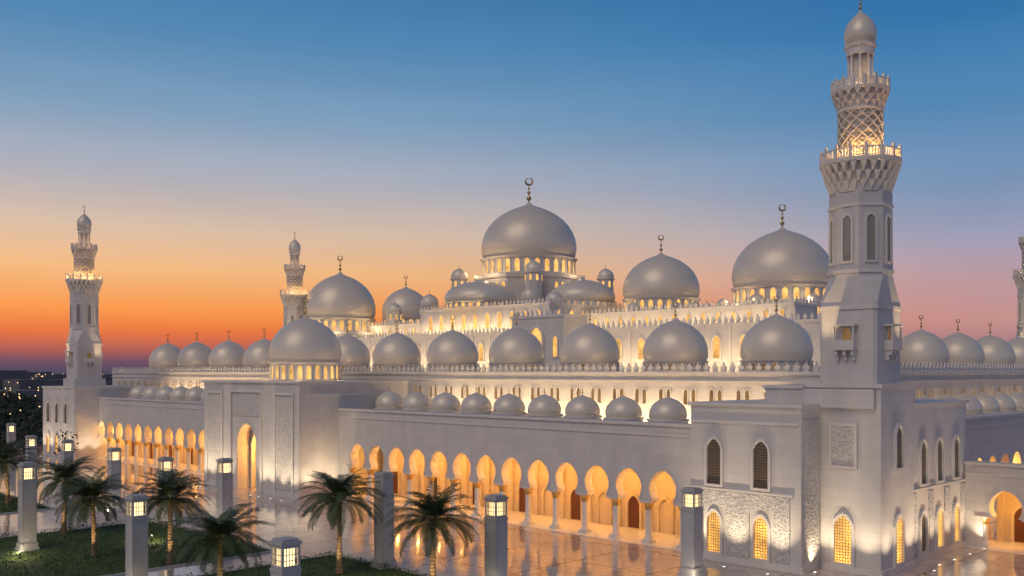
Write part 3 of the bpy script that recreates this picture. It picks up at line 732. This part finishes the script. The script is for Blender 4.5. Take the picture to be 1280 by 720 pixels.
for px,S in ((8,430),(22,470),(31,400),(46,520)):
    t=(px-640)/1200; e=empty('street_lamp',(S*(1+t)/2,S*(1-t)/2,0)); q=MB(); q.rev(0,0,[(.14,0),(.07,7)],8); q.box(-.05,1.0,-.04,.04,6.9,7.0); q.build('pole',M_dark,e)
    q=MB(); q.rev(1.0,0,[(.1,6.5),(.28,6.7),(.28,6.85),(.08,6.95)],8); q.build('lamp_head',M_lamp,e)

# ================================================================== SKY
w=bpy.data.worlds.new("World"); sc.world=w; w.use_nodes=True; nt=w.node_tree; nt.nodes.clear()
out=nt.nodes.new('ShaderNodeOutputWorld'); bg=nt.nodes.new('ShaderNodeBackground'); bg2=nt.nodes.new('ShaderNodeBackground'); adds=nt.nodes.new('ShaderNodeAddShader')
tc=nt.nodes.new('ShaderNodeTexCoord'); sp=nt.nodes.new('ShaderNodeSeparateXYZ'); nt.links.new(tc.outputs['Generated'],sp.inputs[0])
def ramp(stops):
    r=nt.nodes.new('ShaderNodeValToRGB'); e=r.color_ramp.elements
    e[0].position=stops[0][0]; e[0].color=lin(stops[0][1]); e[1].position=stops[-1][0]; e[1].color=lin(stops[-1][1])
    for p,c in stops[1:-1]: x=e.new(p); x.color=lin(c)
    nt.links.new(sp.outputs[2],r.inputs[0]); return r
rw=ramp([(0,(78,74,98)),(.010,(106,80,100)),(.022,(176,96,86)),(.04,(230,118,66)),(.062,(248,154,80)),(.10,(242,186,130)),(.14,(216,190,168)),(.19,(174,176,188)),(.25,(126,158,188)),(.32,(84,138,182)),(.38,(62,118,168)),(.6,(38,84,136)),(1,(22,48,92))])
rc=ramp([(0,(112,98,118)),(.02,(158,118,128)),(.05,(198,144,138)),(.09,(186,154,162)),(.13,(154,156,182)),(.18,(120,148,184)),(.25,(82,136,182)),(.32,(54,118,172)),(.38,(44,106,162)),(.6,(32,74,126)),(1,(20,44,88))])
dv=nt.nodes.new('ShaderNodeVectorMath'); dv.operation='DOT_PRODUCT'; dv.inputs[1].default_value=(.358,.934,0); nt.links.new(tc.outputs['Generated'],dv.inputs[0])
mr=nt.nodes.new('ShaderNodeMapRange'); mr.interpolation_type='SMOOTHSTEP'; mr.inputs[1].default_value=.62; mr.inputs[2].default_value=1.0; nt.links.new(dv.outputs['Value'],mr.inputs[0])
nz=nt.nodes.new('ShaderNodeTexNoise'); nz.inputs['Scale'].default_value=2.0; nz.inputs['Detail'].default_value=4
mpn=nt.nodes.new('ShaderNodeMapping'); mpn.inputs['Scale'].default_value=(1,1,9); nt.links.new(tc.outputs['Generated'],mpn.inputs[0]); nt.links.new(mpn.outputs[0],nz.inputs['Vector'])
mxs=nt.nodes.new('ShaderNodeMix'); mxs.data_type='RGBA'; nt.links.new(mr.outputs[0],mxs.inputs[0]); nt.links.new(rc.outputs[0],mxs.inputs[6]); nt.links.new(rw.outputs[0],mxs.inputs[7])
rn=nt.nodes.new('ShaderNodeMapRange'); rn.inputs[1].default_value=.3; rn.inputs[2].default_value=.7; rn.inputs[3].default_value=.96; rn.inputs[4].default_value=1.04; nt.links.new(nz.outputs[0],rn.inputs[0])
nt.links.new(mxs.outputs[2],bg.inputs[0]); nt.links.new(rn.outputs[0],bg.inputs[1])
sk=nt.nodes.new('ShaderNodeTexSky'); sk.sky_type='NISHITA'; sk.sun_disc=False; sk.sun_elevation=R(1.0); sk.sun_rotation=R(21); sk.air_density=1.5; sk.dust_density=2
nt.links.new(sk.outputs[0],bg2.inputs[0]); bg2.inputs[1].default_value=.003
nt.links.new(bg.outputs[0],adds.inputs[0]); nt.links.new(bg2.outputs[0],adds.inputs[1]); nt.links.new(adds.outputs[0],out.inputs[0])
s=light('dusk_fill','SUN',(0,0,100),1.0,(1,.80,.60),None,angle=R(40))  # added soft fill from behind left to brighten walls and domes, no real source
s.rotation_euler=Vector((.66,.06,-.72)).to_track_quat('-Z','Y').to_euler()

cam=bpy.data.cameras.new('camera'); co=bpy.data.objects.new('camera',cam); link(co)
co.location=(0,0,20); co.rotation_euler=(R(90),0,R(-45)); cam.sensor_width=36; cam.lens=33.75; cam.shift_y=105/1280; cam.clip_end=20000; cam.clip_start=.5
sc.camera=co
sc.view_settings.view_transform='Standard'; sc.view_settings.look='None'; sc.view_settings.exposure=0; sc.view_settings.gamma=1
